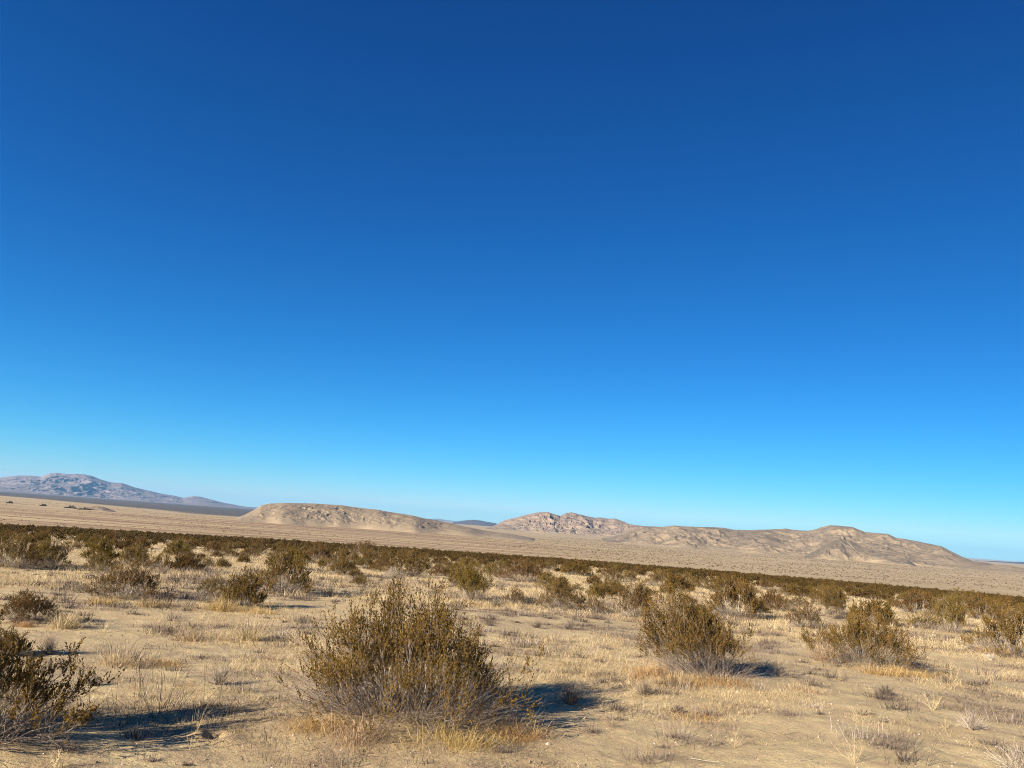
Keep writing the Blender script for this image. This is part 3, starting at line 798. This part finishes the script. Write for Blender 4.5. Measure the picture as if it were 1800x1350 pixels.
# ------------------------------------------------------------------ dry grass, litter and pebbles
def grass_field():
    g = np.random.default_rng(77)
    G = Acc()
    def tufts(n, r0, r1, nb, hh, ww, rad, cover, lean=0.45):
        r = np.sqrt(g.uniform(r0 ** 2, r1 ** 2, n)); az = np.radians(g.uniform(-40, 40, n))
        X, Y = r * np.sin(az), r * np.cos(az)
        d = fbm(X / 3.2, Y / 3.2, 3, 91) + 0.35 * fbm(X / 11, Y / 11, 2, 93)
        k = d > np.quantile(d, 1 - cover)
        X, Y = X[k], Y[k]; n = len(X)
        i = np.repeat(np.arange(n), nb); m = len(i)
        q = rad * np.abs(g.normal(0, 1, m)); ph = g.uniform(0, 6.283, m)
        x, y = X[i] + q * np.cos(ph), Y[i] + q * np.sin(ph)
        s = np.repeat(g.uniform(0.5, 1.4, n), nb)
        tone = np.clip(np.repeat(g.beta(2.2, 1.6, n), nb) + g.normal(0, 0.13, m), 0, 1)
        C = np.stack([x, y, ground_z(x, y) - 0.01], 1)
        G.add(*blades(C, hh * s * g.uniform(0.5, 1.2, m), ww * g.uniform(0.6, 1.3, m), np.abs(g.normal(lean, 0.35, m)), g, tone, 0.7))
    tufts(3200, 5.5, 16, 34, 0.10, 0.0032, 0.13, 0.42, 0.95)
    tufts(900, 7, 18, 22, 0.17, 0.003, 0.10, 0.25, 0.75)
    tufts(5200, 13, 32, 34, 0.13, 0.005, 0.20, 0.45, 1.0)
    tufts(1500, 14, 34, 34, 0.22, 0.005, 0.14, 0.35, 0.75)
    tufts(1500, 6.5, 40, 70, 0.09, 0.0045, 0.17, 0.4, 1.1)
    tufts(9000, 28, 70, 24, 0.24, 0.012, 0.30, 0.8, 0.8)
    tufts(8000, 60, 150, 14, 0.30, 0.03, 0.4, 0.95, 0.8)
    tufts(7000, 130, 320, 9, 0.36, 0.06, 0.5, 1.0, 0.8)
    v, f, a = G.out()
    tag(mesh_obj('grass', v, f, M_STRAW, attrs={'tone': a}), 'thin dry straw-coloured grass growing between the bushes', 'grass', kind='stuff')
    # short brown stubble and fallen twigs lying about in patches
    S = Acc()
    n = 330000
    r = np.sqrt(g.uniform(5.5 ** 2, 36 ** 2, n)); az = np.radians(g.uniform(-40, 40, n))
    X, Y = r * np.sin(az), r * np.cos(az)
    d = fbm(X / 1.6, Y / 1.1, 4, 71)
    k = d + 0.55 * fbm(X / 5.5, Y / 4.5, 2, 171) > 0.19 + 0.14 * g.random(n)
    X, Y, d = X[k], Y[k], d[k]; n = len(X)
    C = np.stack([X, Y, ground_z(X, Y) - 0.003], 1)
    hs = g.uniform(0.02, 0.11, n) * g.uniform(0.4, 1.2, n) * (0.8 + 0.03 * np.hypot(X, Y))
    S.add(*blades(C, hs, g.uniform(0.004, 0.009, n) * (0.6 + 0.035 * np.hypot(X, Y)), g.uniform(0.2, 1.45, n), g, np.clip(g.normal(0.27, 0.22, n), 0, 1), 0.6))
    n = 2100                                            # low grey and brown scrubby tufts
    r = np.sqrt(g.uniform(6.5 ** 2, 48 ** 2, n)); az = np.radians(g.uniform(-40, 40, n))
    X, Y = r * np.sin(az), r * np.cos(az)
    k = fbm(X / 4.5, Y / 3.5, 3, 181) > -0.05
    X, Y = X[k], Y[k]; n = len(X)
    nb = 90
    i = np.repeat(np.arange(n), nb); m = len(i)
    sc = g.lognormal(-0.05, 0.55, n)[i]
    q = 0.10 * sc * np.abs(g.normal(0, 1, m)); ph = g.uniform(0, 6.283, m)
    x, y = X[i] + 1.5 * q * np.cos(ph), Y[i] + q * np.sin(ph)
    C = np.stack([x, y, ground_z(x, y) - 0.004], 1)
    rr = np.hypot(x, y)
    out = np.stack([np.cos(ph), np.sin(ph), 0 * ph], 1)
    S.add(*blades(C, 0.16 * sc * g.uniform(0.4, 1.2, m), (0.0022 + 0.0003 * rr) * g.uniform(0.6, 1.3, m), np.abs(g.normal(0.7, 0.4, m)), g, np.clip(np.repeat(g.beta(1.3, 2.8, n), nb) + g.normal(0, 0.12, m), 0, 1), 0.6, out))
    v, f, a = S.out()
    tag(mesh_obj('stubble', v, f, M_DEAD, attrs={'tone': a}), 'patches of short grey-brown dead stubble and twigs on the sand', 'stubble', kind='stuff')
    # fallen sticks
    n = 900
    r = np.sqrt(g.uniform(5.5 ** 2, 30 ** 2, n)); az = np.radians(g.uniform(-42, 42, n))
    X, Y = r * np.sin(az), r * np.cos(az)
    k = fbm(X / 3.5, Y / 3.0, 3, 191) > -0.1
    X, Y = X[k], Y[k]; n = len(X)
    ph = g.uniform(0, 6.283, n); Ls = g.lognormal(-1.9, 0.5, n)
    t = np.linspace(0, 1, 5)
    px_ = X[:, None] + (np.cos(ph) * Ls)[:, None] * t + np.cumsum(g.normal(0, 0.02, (n, 5)), 1) * Ls[:, None] * 4
    py_ = Y[:, None] + (np.sin(ph) * Ls)[:, None] * t + np.cumsum(g.normal(0, 0.02, (n, 5)), 1) * Ls[:, None] * 4
    pz_ = ground_z(px_.ravel(), py_.ravel()).reshape(n, 5) + 0.006 + g.uniform(0, 0.05, n)[:, None] * t
    v, f, a = tubes(np.stack([px_, py_, pz_], -1), (g.uniform(0.002, 0.0045, n)[:, None] * (1 - 0.5 * t)), np.clip(g.normal(0.5, 0.3, n), 0, 1))
    tag(mesh_obj('twig_litter', v, f, M_DEAD, attrs={'tone': a}), 'loose grey dead twigs lying scattered on the sand', 'twigs', kind='stuff')
    # pebbles
    n = 34000
    r = np.sqrt(g.uniform(5 ** 2, 24 ** 2, n)); az = np.radians(g.uniform(-42, 42, n))
    X, Y = r * np.sin(az), r * np.cos(az)
    s = np.clip(g.lognormal(-5.1, 0.5, n), 0.003, 0.03)
    o8 = np.array([[1, 0, 0], [-1, 0, 0], [0, 1, 0], [0, -1, 0], [0, 0, 0.8], [0, 0, -0.8]], float)
    f8 = np.array([[0, 2, 4], [2, 1, 4], [1, 3, 4], [3, 0, 4], [2, 0, 5], [1, 2, 5], [3, 1, 5], [0, 3, 5]])
    V = o8[None] * g.uniform(0.6, 1.3, (n, 6, 1)) + g.normal(0, 0.15, (n, 6, 3))
    V = V * s[:, None, None] + np.stack([X, Y, ground_z(X, Y) + s * 0.15], 1)[:, None]
    F = (np.arange(n)[:, None, None] * 6 + f8[None]).reshape(-1, 3)
    tag(mesh_obj('gravel', V.reshape(-1, 3), F, M_PEBBLE, attrs={'tone': np.repeat(np.clip(g.normal(0.5, 0.28, n), 0, 1), 6)}), 'small loose pebbles strewn over the sand', 'gravel', kind='stuff')
grass_field()

# ------------------------------------------------------------------ single grass clumps, dead shrubs, dry weeds
def grass_clump(px, py, w, hh, label, mat=M_GOLD, nb=520, seed=0, lean=0.95):
    g = np.random.default_rng(900 + seed + int(px))
    x, y = at_px(px, py)
    z0 = float(ground_z(x, y))
    dep = (np.array([x, y, z0]) - EYE) @ FWD
    W, H = w / FPX * dep, hh / FPX * dep * 0.95
    c = g.normal(0, 1, (7, 2)) * np.array([W * 0.22, W * 0.16])
    i = g.integers(0, 7, nb)
    p = c[i] + g.normal(0, 1, (nb, 2)) * W * 0.13
    X, Y = x + p[:, 0], y + p[:, 1]
    out = np.concatenate([p / (W * 0.3), np.zeros((nb, 1))], 1)
    C = np.stack([p[:, 0], p[:, 1], ground_z(X, Y) - z0 - 0.01], 1)
    v, f, a = blades(C, H * g.uniform(0.3, 1.45, nb), (0.0018 + 0.00025 * dep) * g.uniform(0.6, 1.3, nb), np.abs(g.normal(lean, 0.5, nb)), g, np.clip(g.normal(0.5, 0.28, nb), 0, 1), 1.5, out * g.uniform(-0.3, 1.2, (nb, 1)))
    o = mesh_obj('grass_clump', v, f, mat, attrs={'tone': a})
    o.location = (x, y, z0)
    tag(o, label, 'grass clump', 'dry grass clumps')

for k, (px, py, w, hh, lab, mt) in enumerate([
 (560, 1280, 110, 42, 'rusty dry grass at the left foot of the big centre bush', M_GOLD),
 (626, 1298, 100, 54, 'straw-yellow dry grass at the lower left front of the big centre bush', M_STRAW),
 (800, 1306, 136, 54, 'bright golden dry grass in front of the big centre bush', M_GOLD),
 (903, 1296, 112, 44, 'golden dry grass sprawling at the right foot of the big centre bush', M_GOLD),
 (1133, 1190, 70, 32, 'orange dry grass at the left foot of the fan-shaped bush', M_GOLD),
 (1192, 1206, 70, 28, 'golden dry grass in front of the fan-shaped bush', M_GOLD),
 (1270, 1204, 80, 22, 'short golden grass at the right foot of the fan-shaped bush', M_GOLD),
 (1456, 1162, 30, 48, 'tall straw grass standing at the left foot of the wide grey-footed bush', M_STRAW),
 (1552, 1186, 70, 26, 'orange dry grass in front of the wide grey-footed bush', M_GOLD),
 (1622, 1190, 70, 22, 'pale orange dry grass to the right of the wide grey-footed bush', M_GOLD),
 (1750, 1150, 70, 22, 'orange dry grass under the bush cut off by the right edge', M_GOLD),
 (384, 1074, 50, 34, 'pale orange dry grass leaning on the front bush of the left clump', M_GOLD),
 (455, 1078, 70, 18, 'brownish orange grass below the front bush of the left clump', M_GOLD),
 (186, 1062, 56, 20, 'orange grass below the wide left bush, on its left', M_GOLD),
 (262, 1066, 70, 16, 'short orange grass below the wide left bush, on its right', M_GOLD),
 (38, 1101, 30, 12, 'small orange grass clump under the squat olive bush by the left edge', M_GOLD),
 (212, 1168, 90, 34, 'straw grass clump left of centre in the row on open sand', M_STRAW),
 (295, 1170, 80, 20, 'brown-tipped short grass clump at the right end of the row on open sand', M_GOLD),
 (345, 1124, 70, 26, 'pale grass clump alone on open sand below the left clump of bushes', M_STRAW),
 (437, 1125, 30, 44, 'tall pale grass clump standing left above the big centre bush', M_STRAW),
 (118, 1105, 66, 44, 'pale wispy grass clump right of the squat olive bush', M_STRAW),
 (835, 1066, 40, 14, 'low straw grass around the foot of the vase-shaped bush', M_STRAW),
 (1220, 1262, 110, 16, 'low brown grass clump on the open sand below the fan-shaped bush', M_GOLD),
 (1415, 1215, 90, 16, 'low straw grass clump on the sand left below the wide grey-footed bush', M_STRAW)]):
    grass_clump(px, py, w, hh, lab, mt, seed=k, nb=800 if py > 1275 else 520, lean=1.2 if py > 1275 else 0.95)

def stick_shrub(name, px, py, w, hh, label, cat, group, mat, n=34, sec=4, th_max=70, rad=0.003, seed=0, tone=(0.5, 0.2), side=0.0):
    g = np.random.default_rng(4000 + seed * 13 + int(px))
    x, y = at_px(px, py)
    z0 = float(ground_z(x, y))
    dep = (np.array([x, y, z0]) - EYE) @ FWD
    W, H = w / FPX * dep, hh / FPX * dep
    ph = g.uniform(0, 6.283, n); th = np.radians(g.uniform(4, th_max, n))
    L = g.uniform(0.65, 1.08, n) / np.sqrt((np.sin(th) / (W * 0.5)) ** 2 + (np.cos(th) / H) ** 2)
    d = np.stack([np.sin(th) * np.cos(ph), np.sin(th) * np.sin(ph), np.cos(th)], 1)
    t = np.linspace(0, 1, 5)
    P = d[:, None] * (L[:, None] * t)[..., None]
    P[:, 1:] += np.cumsum(g.normal(0, 1, (n, 4, 3)), 1) * (L * 0.035)[:, None, None]
    P[..., 2] = np.maximum(P[..., 2], -0.02 + 0.0 * P[..., 2]) - 0.01
    rad = max(rad, 0.00016 * dep)
    A = Acc()
    A.add(*tubes(P, rad * (1 - 0.6 * t)[None].repeat(n, 0), np.clip(g.normal(tone[0], tone[1], n), 0, 1)))
    m = n * sec
    i = np.repeat(np.arange(n), sec)
    k = g.integers(1, 4, m)
    p = P[i, k]
    dd = unit(unit(P[i, k + 1] - P[i, k]) + g.normal(0, 0.5, (m, 3)) + np.array([0, 0, 0.15]))
    l2 = L[i] * g.uniform(0.2, 0.5, m)
    t2 = np.linspace(0, 1, 3)
    A.add(*tubes(p[:, None] + dd[:, None] * (l2[:, None] * t2)[..., None], rad * 0.6 * (1 - 0.5 * t2)[None].repeat(m, 0), np.clip(g.normal(tone[0], tone[1], m), 0, 1)))
    v, f, a = A.out()
    o = mesh_obj(name, v, f, mat, attrs={'tone': a})
    o.location = (x, y, z0)
    tag(o, label, cat, group)

DS, DW = 'small leafless dead shrubs', 'bleached dry weed stalks'
for k, (px, py, w, hh, lab, tn) in enumerate([
 (386, 1203, 52, 40, 'small grey dead shrub at the tip of the long shadow in the left foreground', 0.5),
 (1003, 1238, 88, 42, 'grey dead shrub standing in the shadow of the big centre bush', 0.35),
 (580, 1048, 36, 20, 'dark grey dead shrub to the right of the left bush clump', 0.25),
 (626, 1050, 44, 10, 'flat grey dead shrub lying on the sand between left clump and centre bush', 0.35),
 (1708, 1282, 62, 34, 'bleached whitish dead shrub on the sand in the right foreground', 0.8),
 (1790, 1358, 110, 50, 'bleached dead shrub in the bottom right corner', 0.75),
 (163, 1206, 36, 24, 'small grey-green dead shrub left of the long foreground shadow', 0.3),
 (1190, 1256, 46, 16, 'low dark dead shrub on the sand below the fan-shaped bush', 0.15),
 (1134, 1222, 52, 24, 'low brown dead shrub to the right of the centre bush shadow', 0.3),
 (1743, 1160, 30, 12, 'tiny whitish dead shrub under the bush cut off by the right edge', 0.95),
 (85, 1150, 56, 36, 'grey dead shrub beside the small brown bush at the left edge', 0.45),
 (872, 1066, 34, 14, 'small grey dead shrub at the right foot of the vase-shaped bush', 0.35),
 (1000, 1106, 50, 18, 'grey dead shrub on open sand below the low middle bush', 0.45),
 (944, 1104, 40, 12, 'low dark dead shrub on open sand right above the big centre bush', 0.25),
 (690, 1018, 50, 22, 'grey heap of dead wood at the foot of the bush behind the centre bush', 0.6),
 (1556, 1222, 60, 18, 'dark low dead shrub below the wide grey-footed bush', 0.2),
 (1660, 1200, 40, 14, 'low grey dead shrub on sand to the right of the wide grey-footed bush', 0.3)]):
    stick_shrub('dead_shrub', px, py, w, hh, lab, 'dead shrub', DS, M_DEAD, n=70, sec=5, th_max=78, seed=k, tone=(tn, 0.15))
for k, (px, py, w, hh, lab) in enumerate([
 (1140, 1341, 60, 34, 'pale forked dry weed at the bottom edge right of centre'),
 (1512, 1270, 66, 50, 'V-shaped pale dry weed on the right foreground sand'),
 (1640, 1249, 60, 36, 'pale spreading dry weed left of the bleached whitish dead shrub'),
 (1662, 1282, 36, 26, 'short pale dry weed just left of the bleached whitish dead shrub'),
 (1073, 1277, 72, 36, 'pale spreading dry weed in front of the centre bush shadow'),
 (1368, 1190, 50, 44, 'pale straw-like dry weed between the fan-shaped and the grey-footed bush'),
 (1474, 1196, 26, 30, 'small Y-shaped dry weed in front of the wide grey-footed bush'),
 (1742, 1208, 22, 40, 'thin upright dry weed on the sand near the right edge'),
 (1640, 1322, 16, 44, 'single upright dry stalk in the bottom right foreground'),
 (347, 1284, 44, 44, 'pale forked dry weed above the little burrow in the left foreground'),
 (335, 1318, 40, 34, 'bushy straw-coloured dry weed below the little burrow'),
 (183, 1112, 22, 34, 'upright thin dry weed beside a small bush shadow at left'),
 (95, 1352, 100, 40, 'tangle of long pale dry stalks at the bottom left corner'),
 (312, 1192, 50, 24, 'pale flat dry weed left of the grey dead shrub in the left foreground'),
 (1502, 1342, 70, 50, 'tall pale dry weed at the bottom edge between the right foreground weeds'),
 (1375, 1292, 60, 40, 'pale dry weed on the left of the right foreground sand'),
 (470, 1160, 50, 16, 'pale flat dry weed on the sand left of the big centre bush'),
 (1290, 1315, 50, 40, 'thin dry weed with one tall stalk right below the centre'),
 (1055, 1232, 30, 22, 'little forked dry weed at the right end of the centre bush shadow'),
 (1368, 1175, 40, 34, 'fine straw dry weed at the shadow of the fan-shaped bush')]):
    stick_shrub('dry_weed', px, py, w, hh, lab, 'dry weed', DW, M_PALE, n=int(8 + 10 * ((k * 7) % 5) / 4), sec=4, th_max=84, rad=0.0016, seed=50 + k, tone=(0.4, 0.3))

# ------------------------------------------------------------------ the air: thin blue haze over the valley
def thickets():
    for px, py, w, hh, lab in ((124, 893.5, 17, 4.5, 'dark thicket on the valley floor, left of the pale mound'), (150, 896.5, 22, 4.5, 'dark thicket at the left foot of the pale mound'), (181, 898, 26, 4.5, 'dark thicket at the right foot of the pale mound'),
                               (76, 889.5, 9, 2.5, 'small dark thicket on the valley floor, second from the left'), (17, 884.5, 9, 2.5, 'small dark thicket nearest the left edge of the valley floor')):
        g = np.random.default_rng(int(px))
        x, y = at_px(px, py)
        R = math.hypot(x, y)
        z0 = float(ground_z(x, y))
        W, H = w / FPX * R, 1.1 * hh / FPX * R
        n = 700
        p = np.stack([g.uniform(-0.5, 0.5, n) * W, g.uniform(-0.2, 0.2, n) * W, np.zeros(n)], 1)
        top = H * np.clip(1 - (2 * p[:, 0] / W) ** 2, 0.25, 1) * (0.55 + 0.6 * vnoise(p[:, 0] / 3, p[:, 1] / 3, 8))
        p[:, 2] = g.uniform(0.0, 1.0, n) * top
        V, F, A = leaves(p, unit(g.normal(0, 0.5, (n, 3)) + np.array([0, 0, 1.0])), g.uniform(1.0, 2.0, n), g.uniform(0.8, 1.4, n), g, np.clip(g.normal(0.3, 0.2, n), 0, 1))
        o = mesh_obj('thicket', V, F, M_SCRUB, attrs={'tone': A})
        o.location = (x, y, z0)
        tag(o, lab, 'thicket', 'dark thickets on the valley floor')
thickets()

def haze_box():
    x0, x1, y0, y1, z0, z1 = -30000, 30000, -3000, 30000, -60, 440
    V = np.array([[x, y, z] for z in (z0, z1) for x, y in ((x0, y0), (x1, y0), (x1, y1), (x0, y1))], float)
    F = np.array([[0, 3, 2, 1], [4, 5, 6, 7], [0, 1, 5, 4], [1, 2, 6, 5], [2, 3, 7, 6], [3, 0, 4, 7]])
    m = bpy.data.materials.new('thin_haze')
    m.use_nodes = True
    nt = m.node_tree
    nt.nodes.remove(nt.nodes['Principled BSDF'])
    v = nt.nodes.new('ShaderNodeVolumePrincipled')
    v.inputs['Color'].default_value = (0.27, 0.60, 1.0, 1)
    v.inputs['Density'].default_value = 2.9e-5
    nt.links.new(v.outputs[0], nt.nodes['Material Output'].inputs['Volume'])
    tag(mesh_obj('haze', V, F, m), 'thin bluish haze that softens the far mountains', 'haze', kind='stuff')
haze_box()
